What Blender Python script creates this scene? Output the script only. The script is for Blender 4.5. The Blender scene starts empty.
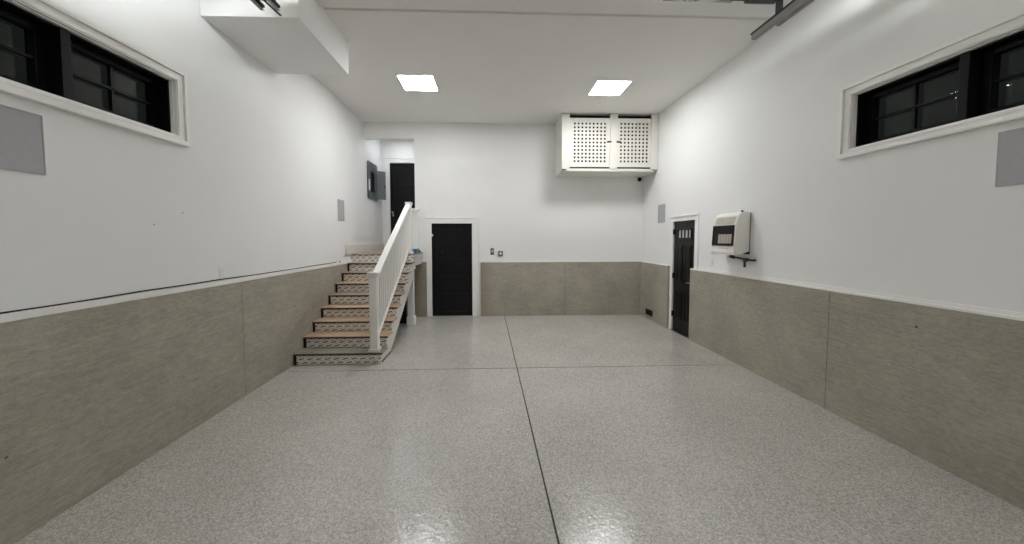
import bpy, bmesh, math, random
from mathutils import Vector, Matrix
random.seed(4)
sc = bpy.context.scene
COL = sc.collection

# ------------------------------------------------------------------ dimensions (metres, X right, Y away, Z up)
XL, XR = -2.88, 3.55            # white walls
CL, CR = -2.84, 3.505           # faces of the concrete stem walls
YB, CB = 8.05, 8.02             # back wall, concrete face
YN = -2.2                       # wall behind the camera
H1, H2 = 4.44, 4.40             # ceiling far, near
YS = 4.09
ZL = 1.50                       # stair landing
RISE, RUN, Y0 = ZL / 9, 0.273, 4.985
SX = -1.62                      # outer face of the stair stringer

# ------------------------------------------------------------------ node helpers
def lin(c):
    return tuple(((v / 255) / 12.92 if v / 255 <= .04045 else ((v / 255 + .055) / 1.055) ** 2.4) for v in c) + (1,)

class NT:
    def __init__(s, name):
        s.m = bpy.data.materials.new(name); s.m.use_nodes = True
        s.t = s.m.node_tree; s.t.nodes.clear()
        s.out = s.n('ShaderNodeOutputMaterial'); s.b = s.n('ShaderNodeBsdfPrincipled')
        s.l(s.b.outputs[0], s.out.inputs[0])
    def n(s, t, **kw):
        x = s.t.nodes.new(t)
        for k, v in kw.items(): setattr(x, k, v)
        return x
    def l(s, a, b): s.t.links.new(a, b)
    def val(s, sock, v):
        if isinstance(v, (int, float)): sock.default_value = v
        elif isinstance(v, tuple): sock.default_value = v
        else: s.l(v, sock)
    def math(s, op, a, b=0.0, c=0.0):
        x = s.n('ShaderNodeMath', operation=op)
        for i, v in enumerate((a, b, c)):
            if i < len(x.inputs): s.val(x.inputs[i], v)
        return x.outputs[0]
    def coord(s, scale=(1, 1, 1)):
        tc = s.n('ShaderNodeTexCoord'); mp = s.n('ShaderNodeMapping'); mp.inputs['Scale'].default_value = scale
        s.l(tc.outputs['Object'], mp.inputs[0]); return mp.outputs[0]
    def noise(s, scale, detail=3, rough=.55, vec=(1, 1, 1), dist=0):
        x = s.n('ShaderNodeTexNoise'); x.inputs['Scale'].default_value = scale
        x.inputs['Detail'].default_value = detail; x.inputs['Roughness'].default_value = rough
        x.inputs['Distortion'].default_value = dist
        s.l(s.coord(vec), x.inputs['Vector']); return x.outputs['Fac']
    def ramp(s, f, *st):
        x = s.n('ShaderNodeValToRGB'); s.val(x.inputs[0], f)
        e = x.color_ramp.elements
        while len(e) < len(st): e.new(.5)
        for q, (p, c) in zip(e, st): q.position = p; q.color = c if len(c) == 4 else tuple(c) + (1,)
        return x.outputs[0]
    def mix(s, f, a, b, mode='MIX'):
        x = s.n('ShaderNodeMix', data_type='RGBA', blend_type=mode)
        s.val(x.inputs[0], f); s.val(x.inputs[6], a); s.val(x.inputs[7], b); return x.outputs[2]
    def bump(s, h, strength, dist=.01):
        x = s.n('ShaderNodeBump'); x.inputs['Strength'].default_value = strength
        x.inputs['Distance'].default_value = dist; s.l(h, x.inputs['Height']); s.l(x.outputs[0], s.b.inputs['Normal'])
    def set(s, col=None, rough=None, metal=None, spec=None):
        if col is not None: s.val(s.b.inputs['Base Color'], col)
        if rough is not None: s.val(s.b.inputs['Roughness'], rough)
        if metal is not None: s.val(s.b.inputs['Metallic'], metal)
        if spec is not None: s.b.inputs['Specular IOR Level'].default_value = spec
        return s

def plain(name, c, rough=.5, metal=0, var=.04, scale=8, bump=0, spec=.5):
    m = NT(name); c = lin(c)
    n = m.noise(scale)
    lo = tuple(v * (1 - var) for v in c[:3]) + (1,); hi = tuple(min(1, v * (1 + var)) for v in c[:3]) + (1,)
    m.set(m.ramp(n, (.3, lo), (.7, hi)), rough, metal, spec)
    if bump: m.bump(m.noise(scale * 12), bump, .002)
    return m.m

M = {}
M['wall'] = plain('white_wall_paint', (236, 236, 235), .6, var=.012, scale=1.3, bump=.12, spec=.3)
M['ceil'] = plain('white_ceiling_paint', (234, 233, 230), .85, var=.01, scale=1.5, bump=.08, spec=.15)
M['trim'] = plain('white_trim_gloss', (240, 239, 236), .35, var=.01)
M['board'] = plain('baseboard_paint', (228, 224, 216), .4, var=.02)
M['cream'] = plain('warm_white_panel', (230, 228, 220), .45, var=.015)
M['rail'] = plain('white_rail_vinyl', (240, 239, 236), .3, var=.01)
M['black'] = plain('black_door_paint', (9, 9, 10), .38, var=.1, spec=.3)
M['blackfr'] = plain('black_window_paint', (6, 6, 9), .5, var=.1, spec=.2)
M['dark'] = plain('dark_void', (10, 10, 10), .8)
M['navy'] = plain('dark_edge_trim', (18, 20, 32), .35)
M['greybox'] = plain('grey_enamel_box', (92, 96, 97), .4, var=.08, scale=3)
M['greybox2'] = plain('grey_enamel_door', (104, 108, 109), .4, var=.05, scale=3)
M['grille'] = plain('painted_speaker_grille', (172, 172, 174), .7, var=.03, scale=30, bump=.3)
M['plastic'] = plain('white_plastic', (235, 234, 230), .35, var=.01)
M['greyplate'] = plain('grey_plate', (98, 98, 98), .4)
M['steel'] = plain('galvanised_steel', (150, 152, 153), .35, 1, var=.12, scale=14)
M['steeldk'] = plain('dark_galvanised_steel', (84, 86, 86), .45, .8, var=.15, scale=14)
M['track'] = plain('zinc_track', (150, 151, 150), .5, .2, var=.08)
M['trackdk'] = plain('zinc_track_lip', (52, 54, 54), .6, 0, var=.08)
M['chrome'] = plain('chrome', (205, 205, 205), .15, 1)
M['brass'] = plain('aged_pipe_metal', (74, 66, 58), .4, .7, var=.1)
M['heater'] = plain('heater_enamel', (240, 238, 232), .3, var=.01)
M['louver'] = plain('heater_louver_beige', (190, 186, 172), .5)
M['ceramic'] = plain('ceramic_plaque', (186, 176, 170), .7, var=.12, scale=60)
M['blue'] = plain('blue_plastic', (48, 120, 170), .35)
M['glassbox'] = plain('heater_window_inside', (14, 5, 5), .35, spec=.2)
M['lite_reflect'] = plain('lite_wall_reflection', (196, 196, 194), .3)  # pale colour stands in for the white wall reflected in the panes
M['stringer'] = plain('stringer_white', (228, 226, 220), .45, var=.02)
M['joint'] = plain('joint_filler', (62, 60, 56), .8)
M['paper'] = plain('paper_sticker', (215, 217, 217), .6)

# window glass
g = NT('night_window_glass'); tr_ = g.n('ShaderNodeBsdfTransparent'); gl_ = g.n('ShaderNodeBsdfGlossy'); gl_.inputs['Roughness'].default_value = .015
fr_ = g.n('ShaderNodeFresnel'); fr_.inputs['IOR'].default_value = 1.27; mx_ = g.n('ShaderNodeMixShader')
tr_.inputs[0].default_value = (.93, .95, .94, 1)
g.l(fr_.outputs[0], mx_.inputs[0]); g.l(tr_.outputs[0], mx_.inputs[1]); g.l(gl_.outputs[0], mx_.inputs[2]); g.l(mx_.outputs[0], g.out.inputs[0])
M['glass'] = g.m

# lamp diffuser
e = NT('lamp_diffuser'); em = e.n('ShaderNodeEmission'); em.inputs[0].default_value = (.985, .99, 1, 1); em.inputs[1].default_value = 22
e.l(em.outputs[0], e.out.inputs[0]); M['lamp'] = e.m
e = NT('lamp_diffuser_near_fill'); em = e.n('ShaderNodeEmission'); em.inputs[0].default_value = (.93, .97, 1, 1); em.inputs[1].default_value = 76
e.l(em.outputs[0], e.out.inputs[0]); M['lamp3'] = e.m
e = NT('lamp_diffuser_fill'); em = e.n('ShaderNodeEmission'); em.inputs[0].default_value = (.97, .985, 1, 1); em.inputs[1].default_value = 6
e.l(em.outputs[0], e.out.inputs[0]); M['lamp4'] = e.m
e = NT('lamp_diffuser_cool'); em = e.n('ShaderNodeEmission'); em.inputs[0].default_value = (.90, .95, 1, 1); em.inputs[1].default_value = 11
e.l(em.outputs[0], e.out.inputs[0]); M['lamp2'] = e.m

# epoxy flake floor
m = NT('grey_flake_epoxy')
v = m.n('ShaderNodeTexVoronoi'); v.inputs['Scale'].default_value = 115; m.l(m.coord(), v.inputs['Vector'])
sep = m.n('ShaderNodeSeparateColor'); m.l(v.outputs['Color'], sep.inputs[0])
base = m.ramp(sep.outputs[0], (0, lin((160, 157, 151))), (.3, lin((182, 178, 172))), (.65, lin((192, 188, 182))), (.9, lin((210, 207, 201))))
big = m.ramp(m.noise(1.1, 4), (.3, (.93, .93, .93, 1)), (.7, (1.05, 1.05, 1.05, 1)))
fine = m.ramp(m.noise(60, 4, .7), (.35, (.93, .93, .93, 1)), (.65, (1.05, 1.05, 1.05, 1)))
colr = m.mix(1.0, m.mix(1.0, base, big, 'MULTIPLY'), fine, 'MULTIPLY')
m.set(colr, m.math('MULTIPLY_ADD', m.noise(40), .10, .13), 0, .8)
m.bump(m.math('ADD', m.math('MULTIPLY', m.noise(26, 2, .5), 1.0), m.math('MULTIPLY', m.noise(95, 2, .6), .35)), .33, .006)
M['floor'] = m.m

# board-marked concrete
def concrete(name, axis, seams, stain=False):
    m = NT(name)
    n1 = m.noise(1.6, 5, .6)
    st = (1, 1, 9) if axis is None else ((.35, .35, 1.6))
    n2 = m.noise(26, 6, .8, (.55, .55, 1.9)); n3 = m.noise(110, 2, .6, (.6, .6, 1))
    c = m.ramp(n2, (.25, lin((148, 143, 131))), (.5, lin((168, 163, 150))), (.75, lin((184, 179, 166))))
    c = m.mix(1.0, c, m.ramp(n1, (.3, (.86, .86, .85, 1)), (.7, (1.1, 1.1, 1.1, 1))), 'MULTIPLY')
    c = m.mix(1.0, c, m.ramp(n3, (.3, (.9, .9, .9, 1)), (.7, (1.08, 1.08, 1.08, 1))), 'MULTIPLY')
    n4 = m.noise(9, 4, .7, (.25, .25, 5)); c = m.mix(1.0, c, m.ramp(n4, (.3, (.90, .90, .90, 1)), (.7, (1.08, 1.075, 1.07, 1))), 'MULTIPLY')
    tc = m.n('ShaderNodeTexCoord'); sx = m.n('ShaderNodeSeparateXYZ'); m.l(tc.outputs['Object'], sx.inputs[0])
    u = sx.outputs[axis]
    h = n2
    for s in seams:
        d = m.math('ABSOLUTE', m.math('SUBTRACT', m.math('ADD', u, m.math('MULTIPLY', m.noise(9), .012)), s + .006))
        mask = m.math('MULTIPLY', m.math('LESS_THAN', d, .006), m.ramp(m.noise(14), (.35, (.15, .15, .15, 1)), (.6, (.6, .6, .6, 1))))
        c = m.mix(mask, c, lin((84, 79, 70)))
    # form-tie pits
    v = m.n('ShaderNodeTexVoronoi'); v.inputs['Scale'].default_value = 2.6; m.l(m.coord((1, 1, 1.3)), v.inputs['Vector'])
    pit = m.math('MULTIPLY', m.math('LESS_THAN', v.outputs['Distance'], .034), .8)
    c = m.mix(pit, c, lin((62, 58, 52)))
    if stain:
        d = m.math('SUBTRACT', u, stain)
        mk = m.ramp(m.math('ADD', d, m.math('MULTIPLY', n1, .25)), (.1, (.35, .35, .35, 1)), (.5, (0, 0, 0, 1)))
        c = m.mix(mk, c, lin((120, 98, 80)))
    m.set(c, .8, 0, .25)
    m.bump(n2, .4, .006)
    return m.m
M['concL'] = concrete('concrete_left', 1, [1.75, 4.01, 6.3])
M['concR'] = concrete('concrete_right', 1, [1.2, 3.447])
M['concB'] = concrete('concrete_back', 0, [1.7], stain=-.27)

# patterned mosaic riser tile
m = NT('mosaic_riser_tile')
tc = m.n('ShaderNodeTexCoord'); sx = m.n('ShaderNodeSeparateXYZ'); m.l(tc.outputs['Object'], sx.inputs[0])
vv = m.math('DIVIDE', sx.outputs[2], .0555); row = m.math('FLOOR', vv); fv = m.math('SUBTRACT', vv, row)
uu = m.math('ADD', m.math('DIVIDE', sx.outputs[0], .125), m.math('MULTIPLY', row, .42)); fu = m.math('SUBTRACT', uu, m.math('FLOOR', uu))
du = m.math('SUBTRACT', fu, .5); dv = m.math('SUBTRACT', m.math('SUBTRACT', fv, .5), m.math('MULTIPLY', du, .62))
dash = m.math('MULTIPLY', m.math('LESS_THAN', m.math('ABSOLUTE', du), .31), m.math('LESS_THAN', m.math('ABSOLUTE', dv), .13))
edge = m.math('GREATER_THAN', m.math('ABSOLUTE', dv), .45)
c = m.ramp(m.noise(30), (.3, lin((236, 230, 221))), (.7, lin((248, 245, 239))))
c = m.mix(m.math('MULTIPLY', edge, .3), c, lin((130, 112, 98)))
c = m.mix(dash, c, lin((34, 31, 31)))
m.set(c, .35); M['tile'] = m.m

def treadmat(name, a, b):
    m = NT(name); m.set(m.ramp(m.noise(14, 4, .6, (.35, 1.4, 1.4)), (.3, lin(a)), (.7, lin(b))), .4); return m.m
M['tread_grey'] = treadmat('tread_grey_stone', (128, 124, 112), (152, 147, 135))
M['tread_tan'] = treadmat('tread_tan_stone', (168, 140, 112), (206, 180, 150))
M['tread_mid'] = treadmat('tread_mid_stone', (140, 124, 108), (176, 160, 142))
M['nose'] = plain('tread_nosing', (84, 70, 62), .4, var=.12)

# ------------------------------------------------------------------ mesh builder
class MB:
    def __init__(s): s.bm = bmesh.new()
    def box(s, x0, x1, y0, y1, z0, z1, bev=0):
        b = bmesh.new(); bmesh.ops.create_cube(b, size=1)
        for v in b.verts: v.co = Vector(((x0 + x1) / 2 + v.co.x * (x1 - x0), (y0 + y1) / 2 + v.co.y * (y1 - y0), (z0 + z1) / 2 + v.co.z * (z1 - z0)))
        if bev: bmesh.ops.bevel(b, geom=b.edges[:], offset=bev, segments=2, affect='EDGES', profile=.6)
        s.add(b); return s
    def add(s, b):
        me = bpy.data.meshes.new('t'); b.to_mesh(me); b.free(); s.bm.from_mesh(me); bpy.data.meshes.remove(me)
    def prism(s, pts, axis, a0, a1, bev=0):
        """pts: 2-D outline in the other two axes, extruded along axis from a0 to a1"""
        b = bmesh.new()
        def mk(p, a):
            if axis == 0: return (a, p[0], p[1])
            if axis == 1: return (p[0], a, p[1])
            return (p[0], p[1], a)
        A = [b.verts.new(mk(p, a0)) for p in pts]; B = [b.verts.new(mk(p, a1)) for p in pts]
        b.faces.new(A); b.faces.new(B[::-1]); n = len(pts)
        for i in range(n): b.faces.new((A[i], B[i], B[(i + 1) % n], A[(i + 1) % n]))
        bmesh.ops.recalc_face_normals(b, faces=b.faces[:])
        if bev: bmesh.ops.bevel(b, geom=b.edges[:], offset=bev, segments=2, affect='EDGES', profile=.6)
        s.add(b); return s
    def tube(s, p, q, r, seg=14, r2=None):
        p, q = Vector(p), Vector(q); d = q - p; b = bmesh.new()
        bmesh.ops.create_cone(b, cap_ends=True, segments=seg, radius1=r, radius2=r if r2 is None else r2, depth=d.length)
        rot = Vector((0, 0, 1)).rotation_difference(d.normalized()).to_matrix().to_4x4()
        bmesh.ops.transform(b, matrix=Matrix.Translation((p + q) / 2) @ rot, verts=b.verts[:])
        s.add(b); return s
    def ball(s, c, r, sc_=(1, 1, 1)):
        b = bmesh.new(); bmesh.ops.create_uvsphere(b, u_segments=16, v_segments=10, radius=r)
        for v in b.verts: v.co = Vector((v.co.x * sc_[0] + c[0], v.co.y * sc_[1] + c[1], v.co.z * sc_[2] + c[2]))
        s.add(b); return s
    def plate(s, axis, a0, a1, us, vs, holes):
        """slab between a0 and a1 on axis, grid lines us x vs; holes = rectangles (u0,u1,v0,v1) left open"""
        us = sorted(set(round(u, 5) for u in us)); vs = sorted(set(round(v, 5) for v in vs))
        def inhole(i, j):
            cu = (us[i] + us[i + 1]) / 2; cv = (vs[j] + vs[j + 1]) / 2
            return any(h[0] < cu < h[1] and h[2] < cv < h[3] for h in holes)
        keep = {(i, j) for i in range(len(us) - 1) for j in range(len(vs) - 1) if not inhole(i, j)}
        b = bmesh.new(); vd = {}
        def V(i, j, k):
            if (i, j, k) not in vd:
                u, v, a = us[i], vs[j], (a0, a1)[k]
                vd[i, j, k] = b.verts.new({0: (a, u, v), 1: (u, a, v), 2: (u, v, a)}[axis])
            return vd[i, j, k]
        for i, j in keep:
            for k in (0, 1): b.faces.new((V(i, j, k), V(i + 1, j, k), V(i + 1, j + 1, k), V(i, j + 1, k)))
            for (di, dj), (p, q) in (((-1, 0), ((i, j), (i, j + 1))), ((1, 0), ((i + 1, j), (i + 1, j + 1))), ((0, -1), ((i, j), (i + 1, j))), ((0, 1), ((i, j + 1), (i + 1, j + 1)))):
                if (i + di, j + dj) not in keep: b.faces.new((V(*p, 0), V(*q, 0), V(*q, 1), V(*p, 1)))
        bmesh.ops.recalc_face_normals(b, faces=b.faces[:])
        s.add(b); return s
    def frame(s, axis, a0, a1, u0, u1, v0, v1, wl, wr, wb, wt, bev=0):
        """picture frame of four members in the plane of the other two axes, outer size u0..u1 x v0..v1"""
        def bx(ua, ub, va, vb):
            if ub - ua < 1e-5 or vb - va < 1e-5: return
            if axis == 0: s.box(a0, a1, ua, ub, va, vb, bev)
            elif axis == 1: s.box(ua, ub, a0, a1, va, vb, bev)
        bx(u0, u0 + wl, v0, v1); bx(u1 - wr, u1, v0, v1)
        bx(u0 + wl, u1 - wr, v0, v0 + wb); bx(u0 + wl, u1 - wr, v1 - wt, v1)
        return s

ORI = {}
def part(name, mb, mat, parent=None, loc=(0, 0, 0), smooth=False):
    o0 = ORI[parent.name] if parent else Vector(loc)
    for v in mb.bm.verts: v.co -= o0
    me = bpy.data.meshes.new(name); mb.bm.to_mesh(me); mb.bm.free()
    me.materials.append(M[mat])
    if smooth:
        for p in me.polygons: p.use_smooth = True
    o = bpy.data.objects.new(name, me); COL.objects.link(o)
    if parent: o.parent = parent
    else: o.location = o0
    ORI[o.name] = o0
    return o
def thing(name, label, cat, loc=(0, 0, 0), group=None):
    o = bpy.data.objects.new(name, None); o.empty_display_size = .1; COL.objects.link(o); o.location = loc
    o['label'] = label; o['category'] = cat
    if group: o['group'] = group
    ORI[o.name] = Vector(loc); return o
def single(name, mb, mat, label, cat, loc, group=None, smooth=False):
    o = part(name, mb, mat, None, loc, smooth); o['label'] = label; o['category'] = cat
    if group: o['group'] = group
    return o
def struct(name, mb, mat, label=None):
    o = part(name, mb, mat); o['kind'] = 'structure'
    if label: o['label'] = label
    return o
def sroot(name, loc, label):
    o = bpy.data.objects.new(name, None); COL.objects.link(o); o.location = loc; o['kind'] = 'structure'; o['label'] = label
    ORI[o.name] = Vector(loc); return o

# ------------------------------------------------------------------ shell
VX, CY = .389, 4.74
b = MB()
j = .007
def jx(y): return .420 - .0165 * y
for ya_, yb_ in ((YN - .1, CY - j), (CY + j, 9.7)):
    b.prism([(-3.3, ya_), (jx(ya_) - j, ya_), (jx(yb_) - j, yb_), (-3.3, yb_)], 2, -.12, 0)
    b.prism([(jx(ya_) + j, ya_), (4.0, ya_), (4.0, yb_), (jx(yb_) + j, yb_)], 2, -.12, 0)
struct('floor', b, 'floor', 'grey speckled glossy epoxy garage floor')
b = MB(); b.prism([(jx(YN) - j, YN), (jx(YN) + j, YN), (jx(9.7) + j, 9.7), (jx(9.7) - j, 9.7)], 2, -.1, -.004)
b.box(-3.3, jx(CY) - j, CY - j, CY + j, -.1, -.004); b.box(jx(CY) + j, 4.0, CY - j, CY + j, -.1, -.004)
struct('trim_1', b, 'joint', 'dark control joints crossing the grey floor')
struct('ceiling', MB().prism([(YN, H2), (YS, H2), (YS, 4.49), (YS + .105, 4.49), (YS + .105, H1), (YB + .02, H1), (YB + .02, 4.75), (YN, 4.75)], 0, XL - .02, XR + .02), 'ceil', 'white ceiling with a shallow seam across it')

WINR = (1.75, 3.335, 2.68, 3.205); WINL = (1.75, 3.315, 2.75, 3.24)
DR = (5.92, 6.665, 0, 2.14)
def wall_x(name, a0, a1, y0, y1, z1, holes):
    us = [y0, y1] + [h[i] for h in holes for i in (0, 1)]; vs = [0, z1] + [h[i] for h in holes for i in (2, 3)]
    return struct(name, MB().plate(0, a0, a1, us, vs, holes), 'wall')
wall_x('wall_left', XL - .25, XL, YN, 9.5, 4.75, [WINL])
wall_x('wall_right', XR, XR + .25, YN, YB + .3, 4.75, [WINR, DR])
DB = (-1.405, -.45, 0, 2.17)
ALC = (XL, -1.76, ZL, 4.08)
us = [XL, XR] + [DB[0], DB[1], ALC[0], ALC[1]]; vs = [0, 4.75, DB[3], ALC[2], ALC[3]]
struct('wall_back', MB().plate(1, YB, YB + .14, us, vs, [DB, ALC]), 'wall')
struct('wall_behind', MB().box(XL - .25, XR + .25, YN - .2, YN, 0, 4.75), 'wall')
# alcove at the head of the stairs
AY = 9.28; AD = (-2.685, -1.87, ZL, 3.80)
struct('wall_alcove_back', MB().plate(1, AY, AY + .14, [XL, -1.6, AD[0], AD[1]], [ZL, 4.5, AD[3]], [AD]), 'wall')
struct('wall_alcove_right', MB().box(-1.76, -1.62, YB + .14, AY, ZL, 4.5), 'wall')
struct('ceiling_alcove', MB().box(XL, -1.62, YB + .14, AY + .14, 4.36, 4.56), 'ceil')
struct('floor_alcove', MB().box(XL, -1.62, YB + .14, AY + .14, ZL - .15, ZL), 'tread_mid')
struct('trim_2', MB().box(XL, XL + .04, 6.90, YB, ZL + .003, ZL + .19, .006).box(XL, XL + .025, YB, AY - .002, ZL + .003, ZL + .19, .004), 'board', 'white baseboard along the stair landing')

# bulkhead over the left track
struct('wall_bulkhead', MB().box(XL, -1.925, 3.65, 4.86, 4.015, 4.5), 'wall', 'white boxed bulkhead hanging from the ceiling on the left wall')

# concrete stem walls + white ledges
struct('wall_left_base', MB().box(XL - .05, CL, YN, CB + .02, 0, 1.318), 'concL', 'bare concrete lower left wall')
struct('trim_3', MB().box(XL - .02, CL + .004, YN, 7.12, 1.319, 1.366, .004), 'trim', 'white ledge capping the left concrete')
b = MB(); pts = []
y = YN + .1
while y < 6.6:
    pts.append((XL + .006, y, 1.373 + .003 * math.sin(y * 2.3) + .002 * math.sin(y * 7))); y += .2
for p, q in zip(pts, pts[1:]): b.tube(p, q, .0055, 6)
b.ball((XL + .012, 6.62, 1.372), .016)
struct('trim_4', b, 'dark', 'dark gap line running above the left ledge')
struct('wall_right_base', MB().box(CR, XR + .02, YN, 5.985, 0, 1.25).box(CR, XR + .02, 6.765, CB + .02, 0, 1.25), 'concR', 'bare concrete lower right wall')
b = MB(); b.box(CR - .004, XR + .01, YN, 5.985, 1.251, 1.272, .004); b.box(CR - .004, XR + .01, 6.765, CB, 1.251, 1.272, .004)
struct('trim_5', b, 'trim', 'white ledge capping the right concrete')
b = MB(); b.box(XR - .012, XR, YN, 5.82, 1.272, 1.30, .003)
struct('trim_6', b, 'trim', 'thin white bead above the right ledge')
struct('wall_back_base', MB().box(-.268, CR + .02, CB, YB + .02, 0, 1.255).box(XL, -1.515, CB, YB + .02, 0, 1.27), 'concB', 'bare concrete lower back wall')
struct('trim_7', MB().box(-.268, CR, CB - .005, YB, 1.256, 1.285, .004), 'trim', 'white ledge capping the back concrete')

# ------------------------------------------------------------------ windows
def window(name, side, W, ym, label):
    y0, y1, z0, z1 = W
    x = XL if side < 0 else XR
    def X(d0, d1):   # d measured into the room from the wall face
        a, c = x - side * d0, x - side * d1
        return min(a, c), max(a, c)
    r = sroot(name, (x, (y0 + y1) / 2, z0), label)
    b = MB()
    a, c = X(-.005, .022); cw = .098
    b.frame(0, a, c, y0 - cw, y1 + cw, z0 - .055, z1 + cw, cw, cw, .055, cw, .004)
    a, c = X(.02, .044); b.frame(0, a, c, y0 - cw, y1 + cw, z0 - .055, z1 + cw, .03, .03, .018, .03, .004)
    a, c = X(.02, .030); b.frame(0, a, c, y0 - .03, y1 + .03, z0 - .03, z1 + .03, .022, .022, .022, .022, .003)
    part('window_frame', b, 'trim', r)
    b = MB(); a, c = X(-.005, .05); b.box(a, c, y0 - cw - .004, y1 + cw + .004, z0 - .085, z0 - .053, .008)
    part('window_sill', b, 'trim', r)
    b = MB(); a, c = X(-.03, -.002); b.frame(0, a, c, y0, y1, z0, z1, .010, .010, .008, .008); part('white_jamb', b, 'trim', r)
    b = MB(); a, c = X(-.20, -.032); b.frame(0, a, c, y0 + .001, y1 - .001, z0 + .001, z1 - .001, .024, .024, .018, .018)
    part('jamb_lining', b, 'blackfr', r)
    b = MB(); a, c = X(-.195, -.012); b.box(a, c, ym - .03, ym + .03, z0 + .013, z1 - .013, .004); part('mullion', b, 'blackfr', r)
    for (s0, s1) in ((y0 + .026, ym - .031), (ym + .031, y1 - .026)):
        b = MB(); a, c = X(-.18, -.115); b.frame(0, a, c, s0, s1, z0 + .02, z1 - .02, .05, .05, .045, .045, .004)
        sash = part('sash', b, 'blackfr', r)
        yc, zc = (s0 + s1) / 2, (z0 + z1) / 2
        b = MB(); a, c = X(-.158, -.128); b.box(a, c, s0 + .051, s1 - .051, zc - .009, zc + .009); b.box(a, c, yc - .009, yc + .009, z0 + .066, z1 - .066)
        part('muntin', b, 'blackfr', sash)
        b = MB(); a, c = X(-.168, -.162); b.box(a, c, s0 + .03, s1 - .03, z0 + .04, z1 - .04)
        part('pane', b, 'glass', sash)
window('window_1', -1, WINL, 2.53, 'long high black-framed window in the left wall')
window('window_2', 1, WINR, 2.545, 'long high black-framed window in the right wall')

# ------------------------------------------------------------------ doors
def door_back():
    r = sroot('door_1', (-.93, YB, 0), 'black door in the back wall')
    u0, u1, z1 = DB[0] + .012, DB[1] - .012, DB[3] - .012
    b = MB(); b.box(u0, u1, YB + .03, YB + .06, .008, z1)
    rows = 5; st = .11; rail = .10; hh = (z1 - .008 - rail * (rows + 1)) / rows
    b.frame(1, YB + .018, YB + .034, u0, u1, .008, z1, st, st, rail, rail, .003)
    for i in range(1, rows): z = .008 + i * (hh + rail); b.box(u0 + st, u1 - st, YB + .018, YB + .034, z, z + rail, .003)
    for i in range(rows):
        z = .008 + rail + i * (hh + rail); b.box(u0 + st + .03, u1 - st - .03, YB + .026, YB + .034, z + .03, z + hh - .03, .004)
    leaf = part('leaf', b, 'black', r)
    b = MB(); b.tube((u0 + .06, YB + .017, .98), (u0 + .06, YB + .005, .98), .028); b.tube((u0 + .06, YB + .006, .98), (u0 + .06, YB - .045, .98), .01); b.box(u0 + .05, u0 + .17, YB - .055, YB - .035, .97, .99, .005)
    part('door_handle', b, 'blackfr', r)
    b = MB(); b.box(u0 - .004, u0 + .034, YB - .002, YB + .017, 1.86, 1.915, .004); part('alarm_contact', b, 'plastic', r)['label'] = 'small white contact at the door edge'
    b = MB(); b.tube((u0 + .24, YB + .018, 1.50), (u0 + .24, YB + .008, 1.50), .014); part('peephole', b, 'steeldk', r)
    b = MB(); c0, c1, ct = DB[0] - .105, DB[1] + .105, DB[3] + .10
    b.box(c0, DB[0] + .012, YB - .024, YB + .05, 0, ct, .004); b.box(DB[1] - .012, c1, YB - .024, YB + .05, 0, ct, .004); b.box(DB[0] + .012, DB[1] - .012, YB - .024, YB + .05, DB[3] - .012, ct, .004)
    b.box(c0 - .015, c1 + .02, YB - .036, YB, ct, ct + .025, .004)
    b.box(c1, c1 + .028, YB - .03, YB, 0, ct - .02, .003)
    part('door_frame', b, 'trim', r)
    part('back_panel', MB().box(u0 - .012, u1 + .012, YB + .12, YB + .135, 0, z1 + .01), 'dark', r)
door_back()

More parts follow.
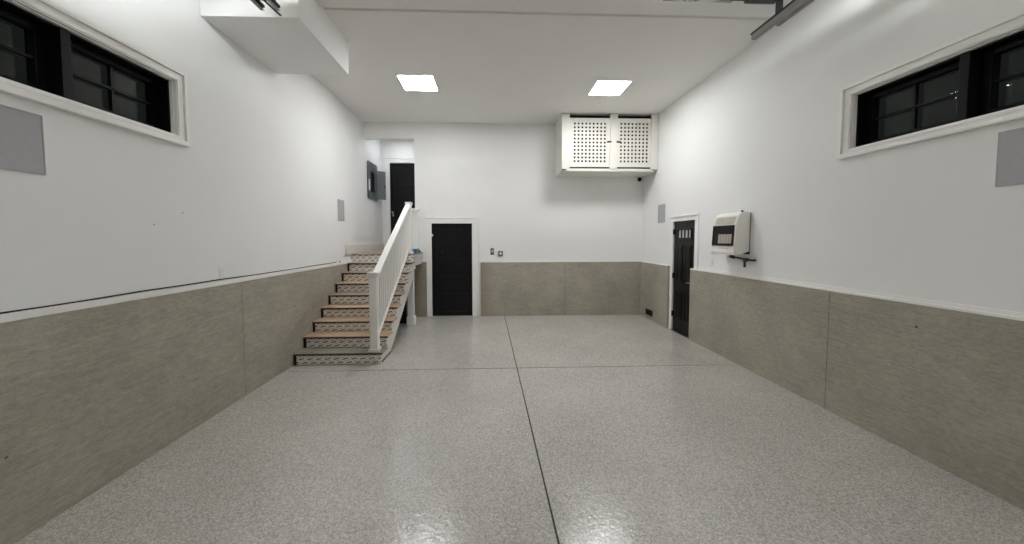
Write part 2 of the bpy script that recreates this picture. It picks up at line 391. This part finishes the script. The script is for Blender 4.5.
def door_right():
    r = sroot('door_2', (XR, 6.33, 0), 'narrow black entry door with four small glass lites in the right wall')
    y0, y1, z1 = DR[0] + .016, DR[1] - .02, DR[3] - .02
    xa, xb = XR + .014, XR + .055
    lz0, lz1 = 1.815, 1.955; ly0, ly1 = y0 + .15, y1 - .14
    W = (ly1 - ly0 - .03 * 3) / 4
    lites = [(ly0 + i * (W + .03), ly0 + i * (W + .03) + W, lz0, lz1) for i in range(4)]
    b = MB().plate(0, xa, xb, [y0, y1] + [v for l in lites for v in l[:2]], [.012, z1, lz0, lz1], lites)
    pw = (y1 - y0 - .12 * 2 - .09) / 2
    for a in (y0 + .12, y0 + .12 + pw + .09):
        for (p, q) in ((.26, .80), (.98, 1.68)):
            b.frame(0, xa - .012, xa, a, a + pw, p, q, .025, .025, .025, .025, .004); b.box(xa - .010, xa, a + .045, a + pw - .045, p + .045, q - .045, .004)
    b.frame(0, xa - .012, xa, ly0 - .03, ly1 + .03, lz0 - .03, lz1 + .03, .026, .026, .026, .026, .003)
    part('leaf', b, 'black', r)
    for l in lites: part('lite', MB().box(xa + .012, xa + .02, l[0] - .004, l[1] + .004, l[2] - .004, l[3] + .004), 'lite_reflect', r)
    b = MB(); b.tube((xa, y0 + .065, 1.0), (xa - .012, y0 + .065, 1.0), .028); b.tube((xa - .01, y0 + .065, 1.0), (xa - .055, y0 + .065, 1.0), .01); b.box(xa - .062, xa - .045, y0 + .055, y0 + .175, .99, 1.01, .004)
    part('door_handle', b, 'chrome', r)
    for z in (.33, 1.08, 1.93):
        b = MB(); b.tube((XR - .002, y1 + .004, z - .05), (XR - .002, y1 + .004, z + .05), .013); b.box(XR + .003, XR + .0139, y1 - .03, y1 + .01, z - .05, z + .05)
        part('hinge', b, 'black', r)
    b = MB(); cw = .10
    b.box(XR - .014, XR + .10, DR[1] - .012, DR[1] + .085, 0, 2.205, .003)
    b.box(XR - .014, XR + .10, 5.83, DR[0] + .012, 1.275, 2.205, .003)
    b.box(XR + .022, XR + .10, 5.85, DR[0] + .012, 0, 1.274)
    b.box(XR - .014, XR + .10, DR[0] + .012, DR[1] - .012, DR[3] - .012, 2.205, .003)
    b.box(XR - .03, XR, 5.80, DR[1] + .105, 2.205, 2.235, .005)
    part('door_frame', b, 'trim', r)
    part('threshold', MB().box(XR - .02, XR + .1, 5.99, DR[1] - .016, 0.001, .010), 'brass', r)
    part('back_panel', MB().box(XR + .2, XR + .215, DR[0] + .01, DR[1] - .01, 0, z1 + .01), 'dark', r)
door_right()

def door_alcove():
    r = sroot('door_3', (-2.28, AY, ZL), 'black door at the head of the stairs')
    u0, u1, z1 = AD[0] + .01, AD[1] - .01, AD[3] - .01
    b = MB(); b.box(u0, u1, AY + .03, AY + .06, ZL + .008, z1)
    b.frame(1, AY + .018, AY + .034, u0, u1, ZL + .008, z1, .1, .1, .12, .1, .003)
    for z in (2.2, 2.7, 3.2): b.box(u0 + .1, u1 - .1, AY + .018, AY + .034, z, z + .09, .003)
    part('leaf', b, 'black', r)
    b = MB(); b.tube((u0 + .07, AY + .018, 2.50), (u0 + .07, AY - .01, 2.50), .026); b.ball((u0 + .07, AY - .03, 2.50), .03, (1, .8, 1)); b.box(u0 + .055, u0 + .085, AY + .0, AY + .018, 2.40, 2.47, .004)
    part('door_handle', b, 'chrome', r)
    b = MB()
    b.box(AD[0] - .11, AD[0] + .01, AY - .024, AY + .05, ZL, 3.90, .004); b.box(AD[1] - .01, AD[1] + .10, AY - .024, AY + .05, ZL, 3.90, .004); b.box(AD[0] + .01, AD[1] - .01, AY - .024, AY + .05, AD[3] - .01, 3.90, .004)
    b.box(AD[0] - .12, AD[1] + .105, AY - .036, AY, 3.90, 3.925, .004)
    part('door_frame', b, 'trim', r)
    part('back_panel', MB().box(u0, u1, AY + .12, AY + .135, ZL, z1), 'dark', r)
door_alcove()

# ------------------------------------------------------------------ ceiling lights
def lamp(x, y, z, s, label, mat='lamp'):
    t = thing('ceiling_light', label, 'ceiling light', (x, y, z), 'ceiling lights')
    b = MB(); h = s / 2; f = .012
    b.box(x - h, x + h, y - h, y - h + f, z - .012, z + .0); b.box(x - h, x + h, y + h - f, y + h, z - .012, z); b.box(x - h, x - h + f, y - h + f, y + h - f, z - .012, z); b.box(x + h - f, x + h, y - h + f, y + h - f, z - .012, z)
    part('frame', b, 'plastic', t)
    part('diffuser', MB().box(x - h + f, x + h - f, y - h + f, y + h - f, z - .008, z - .002), mat, t)['label'] = 'glowing white diffuser'
lamp(-1.235, 6.04, H1, .585, 'square flush ceiling light on the left, glowing white, beyond the bulkhead')
lamp(2.06, 6.13, H1, .585, 'square flush ceiling light on the right, glowing white, in front of the lattice cabinet')
lamp(-1.60, 2.0, H2, .585, 'added square ceiling light above and left of the camera, out of view', 'lamp3')  # this lamp and the next are unseen, added to brighten the near room
lamp(2.55, 2.0, H2, .585, 'added square ceiling light above and right of the camera, out of view', 'lamp3')
lamp(-2.28, 8.72, 4.36, .30, 'small cool ceiling light in the alcove over the stair head', 'lamp2')

for (x, lab) in ((-.75, 'added long fill light under the raised door, left of the camera, out of view'), (1.5, 'added long fill light under the raised door, right of the camera, out of view')):  # unseen fill lamps, added to lift the near walls and floor
    t = thing('added_fill_light', lab, 'fill light', (x, .6, 4.12), 'added fill lights')
    part('housing', MB().box(x - .13, x + .13, 0, 1.2, 4.13, 4.18, .01), 'plastic', t)
    part('diffuser', MB().box(x - .11, x + .11, .02, 1.18, 4.115, 4.129, .004), 'lamp4', t)

# ------------------------------------------------------------------ staircase
st = thing('staircase', 'straight stair with patterned tile risers and stone treads along the left wall', 'stairs', (-2.25, Y0, 0))
LX = CL + .002
for n in range(1, 10):
    y = Y0 + (n - 1) * RUN; z0, z1 = (n - 1) * RISE, n * RISE - .028
    LX = XL + .002 if n == 9 else CL + .002
    part('riser', MB().box(LX + (.035 if n < 9 else 0), SX + .012, y, y + .02, z0 + .002, z1), 'tile', st)
    if n < 9: part('edge_strip', MB().box(LX, LX + .034, y - .004, y + .022, z0 + .002, z1 + .0), 'navy', st)
    if n < 9:
        tr = part('tread', MB().box(LX, SX + .032, y - .012, y + RUN - .001, z1 + .001, n * RISE, .004), ['tread_grey', 'tread_tan', 'tread_tan', 'tread_tan', 'tread_mid', 'tread_tan', 'tread_mid', 'tread_mid'][n - 1], st)
        part('nosing', MB().box(LX, SX + .036, y - .022, y - .0125, z1 - .002, n * RISE - .003, .003), 'nose', tr)
YT = Y0 + 8 * RUN; LX = CL + .002
pts = [(Y0 + .021, 0.0)]
pts = []
for n in range(1, 9):
    y = Y0 + (n - 1) * RUN + .021; pts += [(y, (n - 1) * RISE + .001), (y, n * RISE - .029)]
pts += [(YT + .021, 8 * RISE), (YT + .021, ZL - .24), (YT - .02, ZL - .24 - .012)]
pts = [(Y0 + .021, .001)] + [p for p in pts[1:]]
low = [(YT + .02, .61 * (YT + .02 - Y0 - .50)), (Y0 + .50, .001)]
b = MB(); b.prism(pts[:-2] + low, 0, SX - .035, SX)
part('stringer', b, 'stringer', st)
part('toe_trim', MB().prism([(Y0 + .02, .001), (Y0 + .5, .001), (Y0 + .5, .02), (Y0 + .02, .02)], 0, SX + .0005, SX + .006), 'nose', st)
# landing
part('landing_deck', MB().box(LX, SX + .03, YT - .012, CB - .001, ZL - .028, ZL, .004), 'tread_mid', st)
part('fascia', MB().box(SX - .03, SX + .0, YT + .04, CB - .001, ZL - .26, ZL - .029).box(LX, SX - .03, YT + .021, YT + .05, ZL - .26, ZL - .029), 'stringer', st)
part('edge_band', MB().box(SX + .001, SX + .034, YT - .02, CB - .002, ZL - .06, ZL - .029, .003), 'stringer', st)
b = MB(); px, py = SX - .08, YT + .11
b.box(px - .06, px + .06, py - .06, py + .06, .0, ZL - .262, .006); b.box(px - .085, px + .085, py - .085, py + .085, .0, .16, .012); b.box(px - .075, px + .075, py - .075, py + .075, .16, .19, .01); b.box(px - .085, px + .085, py - .085, py + .085, ZL - .33, ZL - .262, .01)
part('support_post', b, 'rail', st)
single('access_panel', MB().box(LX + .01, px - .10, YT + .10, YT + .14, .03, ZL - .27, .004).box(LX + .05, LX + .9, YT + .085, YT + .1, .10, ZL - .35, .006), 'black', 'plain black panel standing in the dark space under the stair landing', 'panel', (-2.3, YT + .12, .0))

# railing
RX = -1.715
rl = thing('stair_railing', 'white stair railing with square balusters and capped newel posts on the right of the steps', 'railing', (RX, Y0, RISE))
def newel(x, y, z0, z1, w=.095, parent=rl):
    h = w / 2; b = MB()
    b.box(x - h, x + h, y - h, y + h, z0, z1 - .03, .006)
    p = part('newel_post', b, 'rail', parent)
    b = MB(); b.box(x - h - .022, x + h + .022, y - h - .022, y + h + .022, z1 - .035, z1 - .012, .006)
    b.prism([(x - h - .012, y - h - .012), (x + h + .012, y - h - .012), (x + h + .012, y + h + .012), (x - h - .012, y + h + .012)], 2, z1 - .012, z1, .005)
    b.box(x - h - .008, x + h + .008, y - h - .008, y + h + .008, z1 - .075, z1 - .035, .005)
    part('post_cap', b, 'rail', p)
    b = MB(); b.box(x - h - .018, x + h + .018, y - h - .018, y + h + .018, z0 - .0, z0 + .045, .008)
    part('post_base', b, 'rail', p)
ya, yb = Y0 + .075, YT + .085
newel(RX, ya, RISE + .001, 1.325, .11); newel(RX, yb, ZL + .001, 2.56)
newel(RX, CB - .05, ZL + .001, 2.50, .07)
def slope(y, off): return RISE + (y - (Y0 - .01)) * RISE / RUN + off
y0r, y1r = ya + .05, yb - .05
zt0, zt1 = 1.245, 2.495
def top(y): return zt0 + (y - y0r) / (y1r - y0r) * (zt1 - zt0)
def bar(y0, y1, f0, f1, w, h, bev=.006):
    b = MB(); b.prism([(y0, f0 - h / 2), (y1, f1 - h / 2), (y1, f1 + h / 2), (y0, f0 + h / 2)], 0, RX - w / 2, RX + w / 2, bev); return b
b = bar(y0r, y1r, zt0, zt1, .10, .055); b2 = bar(y0r, y1r, zt0 - .04, zt1 - .04, .045, .05); b.add(b2.bm)
part('handrail', b, 'rail', rl)
zb0, zb1 = slope(y0r, .085), slope(y1r, .085)
part('bottom_rail', bar(y0r, y1r, zb0, zb1, .05, .06), 'rail', rl)
nb = 22
for i in range(1, nb):
    y = y0r + (y1r - y0r) * i / nb; t = i / nb
    part('baluster', MB().box(RX - .017, RX + .017, y - .017, y + .017, zb0 + t * (zb1 - zb0) + .02, top(y) - .055, .003), 'rail', rl)
g0, g1 = yb + .05, CB - .086
part('handrail', bar(g0, g1, 2.43, 2.43, .075, .05), 'rail', rl)
part('bottom_rail', bar(g0, g1, ZL + .11, ZL + .11, .05, .06), 'rail', rl)
for i in range(1, 7):
    y = g0 + (g1 - g0) * i / 7
    part('baluster', MB().box(RX - .017, RX + .017, y - .017, y + .017, ZL + .135, 2.41, .003), 'rail', rl)
# things on the landing edge
bx = SX + .002; by = YT + .30
t = thing('plastic_tub', 'small blue plastic tub with a pale lid edge on the landing outside the railing', 'tub', (bx, by, ZL + .001))
part('body', MB().box(bx - .03, bx + .03, by - .14, by + .14, ZL + .001, ZL + .09, .008), 'blue', t)
part('lid', MB().box(bx - .035, bx + .035, by - .15, by + .15, ZL + .09, ZL + .105, .005), 'paper', t)
single('floor_roll', MB().tube((bx, by + .26, ZL + .026), (bx, by + .36, ZL + .026), .024), 'navy', 'small dark roll lying on the landing edge behind the blue tub', 'roll', (bx, by + .3, ZL), smooth=True)

# ------------------------------------------------------------------ lattice cabinet
cx0, cx1, cy0, cz0, cz1 = 1.478, 3.542, 7.37, 3.232, H1 - .006
cab = thing('hanging_cabinet', 'white cabinet with perforated lattice doors hung under the ceiling in the right back corner', 'cabinet', ((cx0 + cx1) / 2, 7.75, cz0))
b = MB()
for p, q in ((cx0, cx0 + .165), (2.513, 2.668), (3.40, cx1)): part('stile', MB().box(p, q, cy0 - .02, cy0 + .03, cz0 + .045, cz1, .004), 'cream', cab)
b = MB(); b.box(cx0 + .10, cx1 - .1, cy0 - .005, cy0 + .03, cz0 + .0, cz0 + .06, .005); b.box(cx0, cx1, cy0 + .03, YB - .002, cz0, cz0 + .03)
part('base_panel', b, 'cream', cab)
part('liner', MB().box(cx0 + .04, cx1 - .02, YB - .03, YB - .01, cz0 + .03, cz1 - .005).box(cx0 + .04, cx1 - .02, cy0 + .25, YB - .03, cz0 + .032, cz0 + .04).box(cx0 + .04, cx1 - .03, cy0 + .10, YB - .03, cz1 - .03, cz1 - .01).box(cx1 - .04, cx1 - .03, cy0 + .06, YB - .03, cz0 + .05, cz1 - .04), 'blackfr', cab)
part('side_panel', MB().box(cx1 - .018, cx1, cy0 + .03, YB - .002, cz0 + .03, cz1), 'cream', cab)
def lattice(axis, a0, a1, u0, u1, v0, v1, hu0, hu1, hv0, hv1, nu, nv, hs):
    us, vs, ho = [u0, u1], [v0, v1], []
    pu = (hu1 - hu0) / (nu - 1); pv = (hv1 - hv0) / (nv - 1)
    for i in range(nu): us += [hu0 + i * pu - hs / 2, hu0 + i * pu + hs / 2]
    for i in range(nv): vs += [hv0 + i * pv - hs / 2, hv0 + i * pv + hs / 2]
    for i in range(nu):
        for k in range(nv): ho.append((hu0 + i * pu - hs / 2, hu0 + i * pu + hs / 2, hv0 + k * pv - hs / 2, hv0 + k * pv + hs / 2))
    return MB().plate(axis, a0, a1, us, vs, ho)
d1 = part('door', lattice(1, cy0 + .004, cy0 + .022, cx0 + .168, 2.510, 3.325, 4.35, 1.759, 2.403, 3.447, 4.233, 9, 11, .042), 'cream', cab)
d2 = part('door', lattice(1, cy0 + .004, cy0 + .022, 2.671, 3.397, 3.325, 4.35, 2.755, 3.312, 3.447, 4.233, 8, 11, .042), 'cream', cab)
part('side_lattice', lattice(0, cx0, cx0 + .018, cy0 + .031, YB - .002, cz0 + .031, cz1, cy0 + .12, YB - .1, 3.42, 4.30, 6, 11, .03), 'cream', cab)
for (x, p) in ((2.49, d1), (2.69, d2)):
    part('latch', MB().box(x - .045, x + .045, cy0 - .034, cy0 - .0, 3.838, 3.864, .004).tube((x, cy0 - .034, 3.851), (x, cy0 - .05, 3.851), .009), 'steeldk', p)
# small camera below the cabinet
t = thing('security_camera', 'small dark dome camera in the back corner just below the lattice cabinet', 'camera', (3.44, YB, 3.16))
part('mount', MB().box(3.40, 3.48, YB - .03, YB - .001, 3.17, 3.24, .006), 'plastic', t)
part('lens_housing', MB().ball((3.43, YB - .06, 3.17), .045), 'blackfr', t, smooth=True)

# ------------------------------------------------------------------ heater
hy0, hy1 = 4.63, 5.14; HX = XR
ht = thing('wall_heater', 'white enamel gas wall heater with a dark window, mounted beside the black door', 'heater', (HX, (hy0 + hy1) / 2, 1.56))
prof = [(HX - .012, 1.62), (3.40, 1.57), (3.325, 1.57), (3.315, 1.60), (3.335, 1.98), (3.385, 2.12), (3.41, 2.15), (3.47, 2.17), (HX - .012, 2.165)]
b = MB(); b.prism(prof, 1, hy0, hy1, .012); part('cabinet', b, 'heater', ht)
part('mounting_back', MB().box(HX - .013, HX - .001, hy0 + .01, hy1 - .01, 1.58, 2.15), 'dark', ht)
# window recess frame lies on the sloping front: local frame helper
def fx(z): return 3.315 + (z - 1.60) / .38 * .02
b = MB()
def fpanel(b, y0, y1, z0, z1, d0, d1):
    b.prism([(fx(z0) - d0, z0), (fx(z1) - d0, z1), (fx(z1) - d1, z1), (fx(z0) - d1, z0)], 1, y0, y1, .0)
fpanel(b, hy0 + .03, hy1 - .045, 1.705, 1.975, -.002, .005); win = part('window', b, 'glassbox', ht)
b = MB(); fpanel(b, hy0 + .02, hy0 + .035, 1.70, 1.985, -.002, .012); fpanel(b, hy1 - .055, hy1 - .04, 1.70, 1.985, -.002, .012); fpanel(b, hy0 + .035, hy1 - .055, 1.695, 1.712, -.002, .012); fpanel(b, hy0 + .035, hy1 - .055, 1.968, 1.985, -.002, .012)
part('window_surround', b, 'black', ht)
for i in range(5):
    b = MB(); a = hy0 + .06 + i * .057; fpanel(b, a, a + .047, 1.73, 1.86, .004, .010); part('plaque', b, 'ceramic', win)
b = MB()
for i in range(7):
    z = 2.0 + i * .0155; x = 3.335 + (z - 1.98) / .14 * .05
    b.prism([(x - .006, z), (x + .006, z + .001), (x + .010, z + .010), (x - .003, z + .008)], 1, hy0 + .05, hy1 - .05)
part('louver', b, 'louver', ht)
part('knob', MB().tube((3.44, hy0 + .03, 2.165), (3.44, hy0 + .03, 2.185), .015), 'black', ht)
part('side_clip', MB().box(3.325, 3.345, hy1 - .006, hy1 + .012, 1.90, 1.94, .003), 'heater', ht)
part('side_clip', MB().box(3.325, 3.345, hy1 - .006, hy1 + .012, 1.72, 1.80, .003), 'heater', ht)
for i in range(5):
    b = MB(); fpanel(b, hy0 + .12 + i * .045, hy0 + .145 + i * .045, 1.655, 1.662, -.001, .002); part('marking', b, 'greyplate', ht)
t = thing('gas_valve', 'dark metal gas pipe and shutoff valve under the wall heater', 'valve', (HX - .05, 4.7, 1.5))
part('pipe', MB().tube((HX - .06, 4.93, 1.535), (HX - .06, 4.52, 1.505), .014).tube((HX - .06, 4.90, 1.53), (HX - .06, 4.90, 1.61), .012).tube((HX - .06, 4.60, 1.51), (HX - .06, 4.66, 1.50), .025).tube((HX, 4.53, 1.505), (HX - .06, 4.53, 1.505), .014), 'brass', t, smooth=True)
part('handle', MB().box(HX - .072, HX - .05, 4.635, 4.66, 1.40, 1.50, .004), 'brass', t)
part('flex_coupling', MB().tube((HX - .07, 4.93, 1.54), (HX - .07, 4.85, 1.53), .024), 'brass', t, smooth=True)

# ------------------------------------------------------------------ wall plates
def spk(x, y0, y1, z0, z1, side, label):
    b = MB(); a, c = (x, x + .008) if side < 0 else (x - .008, x)
    t = thing('wall_speaker', label, 'speaker', (x, (y0 + y1) / 2, z0), 'flush wall speakers')
    part('grille', MB().box(a, c, y0 + .006, y1 - .006, z0 + .006, z1 - .006, .003), 'grille', t)
    part('rim', MB().frame(0, a, c - (0 if side > 0 else -.002), y0, y1, z0, z1, .006, .006, .006, .006), 'grille', t)
spk(XL, 2.08, 2.362, 2.215, 2.592, -1, 'flush grey speaker grille on the left wall just below the long window')
spk(XR, 2.05, 2.33, 2.158, 2.537, 1, 'flush grey speaker grille on the right wall just below the long window')
spk(XL, 6.617, 6.879, 2.155, 2.548, -1, 'flush grey speaker grille on the left wall near the stairs')
spk(XR, 7.003, 7.296, 2.13, 2.513, 1, 'flush grey speaker grille on the right wall between the black door and the back corner')
def plate(name, x, side, y, z, label, cat, kind):
    t = thing(name, label, cat, (x, y, z)); a, c = (x, x + .007) if side < 0 else (x - .007, x)
    part('cover_plate', MB().box(a, c, y - .037, y + .037, z - .06, z + .06, .003), 'plastic', t)
    a, c = (x + .007, x + .010) if side < 0 else (x - .010, x - .007)
    if kind == 'o':
        for dz in (-.024, .024): part('socket', MB().box(a, c, y - .017, y + .017, z + dz - .016, z + dz + .016, .001), 'cream', t)
    else: part('rocker', MB().box(a, c, y - .016, y + .016, z - .034, z + .034, .001), 'cream', t)
plate('wall_outlet', XL, -1, 3.783, 1.447, 'white electrical outlet low on the left wall above the concrete ledge', 'outlet', 'o')
plate('light_switch', XR, 1, 5.46, 1.41, 'white wall plate on the right wall between the black door and the heater', 'switch', 's')
# back-wall devices
t = thing('switch_plate', 'dark grey double switch plate on the back wall right of the black door', 'switch', (.003, YB, 1.43))
part('cover_plate', MB().box(-.037, .045, YB - .008, YB - .001, 1.43, 1.585, .003), 'greyplate', t)
part('toggle', MB().box(-.012, .012, YB - .022, YB - .008, 1.49, 1.53, .003), 'plastic', t)
part('indicator', MB().box(.014, .026, YB - .012, YB - .008, 1.50, 1.55, .002), 'plastic', t)
t = thing('door_opener_button', 'small grey wall button with white centre right of the dark switch plate', 'button', (.195, YB, 1.4))
part('housing', MB().box(.14, .252, YB - .03, YB - .001, 1.40, 1.52, .012), 'greyplate', t)
part('button', MB().tube((.196, YB - .03, 1.462), (.196, YB - .038, 1.462), .028), 'plastic', t)
# floor vent in concrete
t = thing('wall_vent', 'small rusty vent opening low in the right concrete wall', 'vent', (CR, 7.53, .09))
part('vent_frame', MB().frame(0, CR - .012, CR - .001, 7.38, 7.70, .085, .215, .015, .015, .015, .015), 'brass', t)
b = MB().box(CR - .006, CR - .001, 7.396, 7.684, .101, .199)
for i in range(4): b.box(CR - .010, CR - .004, 7.396, 7.684, .112 + i * .022, .118 + i * .022)
part('slat', b, 'glassbox', t)
# small screws on left wall
for (y, z, lab) in ((3.35, 2.05, 'small dark screw hole on the left wall, the upper right of two'), (3.07, 1.93, 'small dark screw hole on the left wall, the lower left of two')):
    single('wall_anchor', MB().tube((XL, y, z), (XL + .003, y, z), .0045, 8), 'joint', lab, 'anchor', (XL, y, z))

# ------------------------------------------------------------------ electrical panel in the alcove
ep = thing('breaker_panel', 'grey steel breaker panel with open door on the wall at the stair head', 'electrical panel', (XL, 8.5, 2.77))
part('cabinet', MB().box(XL + .001, XL + .02, 8.19, 8.86, 2.77, 3.60, .004), 'greybox', ep)
part('cover', MB().frame(0, XL + .021, XL + .030, 8.17, 8.80, 2.75, 3.62, .14, .14, .12, .16, .002).box(XL + .021, XL + .026, 8.31, 8.66, 2.87, 3.46), 'greybox', ep)
for i in range(8):
    part('breaker', MB().box(XL + .026, XL + .040, 8.36, 8.60, 2.93 + i * .06, 2.975 + i * .06, .003), 'blackfr', ep)
part('sticker', MB().box(XL + .0305, XL + .032, 8.20, 8.30, 2.95, 3.2), 'paper', ep)
dd = part('door', MB().prism([(XL + .035, 8.80), (XL + .205, 8.92), (XL + .198, 8.932), (XL + .028, 8.812)], 2, 2.79, 3.49), 'greybox2', ep)
dd['label'] = 'lighter grey open door of the panel'
part('latch', MB().box(XL + .175, XL + .20, 8.895, 8.92, 3.09, 3.15, .003), 'black', dd)

# ------------------------------------------------------------------ overhead door hardware
def channel(x, y0, y1, z, w=.035, h=.05):
    return MB().box(x - .002, x + .002, y0, y1, z - h / 2, z + h / 2).box(x, x + w, y0, y1, z + h / 2 - .003, z + h / 2).box(x, x + w, y0, y1, z - h / 2, z - h / 2 + .003)
def rail_pair(t, specs):
    for (x, y1, z, w, h) in specs:
        b = MB().box(x - .002, x + .002, -1.9, y1, z - h / 2, z + h / 2 - .022).box(x, x + w, -1.9, y1, z - h / 2, z - h / 2 + .003)
        p = part('track_rail', b, 'track', t)
        part('track_lip', MB().box(x - .008, x + w, -1.9, y1 + .006, z + h / 2 - .022, z + h / 2), 'trackdk', p)
tr = thing('overhead_door_track', 'pair of galvanised steel door tracks hung along the ceiling near the right wall', 'track', (3.0, 2, 4.13))
rail_pair(tr, ((3.0, 4.0, 4.125, .05, .075), (3.12, 3.80, 4.15, .04, .05)))
part('hanger_bracket', MB().box(2.985, 2.992, 3.58, 3.62, 4.14, H2), 'trackdk', tr)
part('hanger_bracket', MB().box(3.17, 3.177, 3.58, 3.62, 4.15, H2), 'trackdk', tr)
part('end_plate', MB().box(2.975, 2.985, 3.55, 3.64, 4.15, 4.27, .003), 'trackdk', tr)
tl = thing('overhead_door_track', 'pair of galvanised steel door tracks ending at the bulkhead on the left', 'track', (-2.15, 2, 4.01))
rail_pair(tl, ((-2.20, 3.50, 4.01, .035, .05), (-2.05, 3.50, 4.01, .03, .05)))
part('hanger_bracket', MB().box(-2.12, -2.11, 3.40, 3.44, 4.03, H2), 'track', tl)
part('cross_bar', MB().box(-2.20, -2.02, 3.40, 3.44, 4.036, 4.042), 'trackdk', tl)
b = MB(); b.prism([(-2.13, 3.42), (-2.11, 3.42), (-2.09, 3.648), (-2.11, 3.648)], 2, 4.028, 4.034); part('end_strut', b, 'trackdk', tl)
gd = thing('added_overhead_door', 'added white overhead door raised flat above the camera, out of view, blocking the near lamps', 'added light blocker', (.39, .8, 4.17))  # unseen raised door, added to keep near lamp light off the lower walls
for i in range(8):
    ya_ = -1.9 + i * .645
    part('section', MB().box(-1.98, 2.97, ya_, ya_ + .636, 4.185, 4.225, .004), 'cream', gd)
sh = thing('torsion_shaft', 'dark steel torsion shaft with a shiny spring running across below the ceiling', 'shaft', (.5, 3.56, 4.23))
part('shaft', MB().tube((-1.9, 3.56, 4.235), (2.96, 3.56, 4.235), .014), 'steeldk', sh, smooth=True)
part('spring', MB().tube((1.75, 3.56, 4.235), (2.45, 3.56, 4.235), .032), 'chrome', sh, smooth=True)
part('cable_drum', MB().tube((2.60, 3.56, 4.235), (2.90, 3.56, 4.235), .035), 'steeldk', sh, smooth=True)

# ------------------------------------------------------------------ world, camera, view
w = bpy.data.worlds.new('night'); sc.world = w; w.use_nodes = True
w.node_tree.nodes['Background'].inputs[0].default_value = (.012, .014, .013, 1); w.node_tree.nodes['Background'].inputs[1].default_value = .35
F, PX, PY, YAW, PIT, ROL = 346.12, 504.825, 255.616, .0369, -.0483, -.0019
cam = bpy.data.cameras.new('camera'); co = bpy.data.objects.new('camera', cam); COL.objects.link(co); sc.camera = co
cam.sensor_width = 36; cam.sensor_fit = 'HORIZONTAL'; cam.lens = F / 1024 * 36
cam.shift_x = (512 - PX) / 1024; cam.shift_y = (PY - 272) / 1024
cam.clip_start = .02; cam.clip_end = 100
f = Vector((math.sin(YAW) * math.cos(PIT), math.cos(YAW) * math.cos(PIT), math.sin(PIT)))
r = Vector((math.cos(YAW), -math.sin(YAW), 0)); u = r.cross(f)
r2 = r * math.cos(ROL) + u * math.sin(ROL); u2 = u * math.cos(ROL) - r * math.sin(ROL)
mt = Matrix((r2, u2, -f)).transposed().to_4x4(); mt.translation = (0, 0, 1.8)
co.matrix_world = mt
sc.view_settings.view_transform = 'Standard'; sc.view_settings.look = 'None'; sc.view_settings.gamma = 1
sc.view_settings.use_curve_mapping = False; sc.view_settings.exposure = 1.17
sc.cycles.use_denoising = True
sc.cycles.max_bounces = 12; sc.cycles.diffuse_bounces = 8
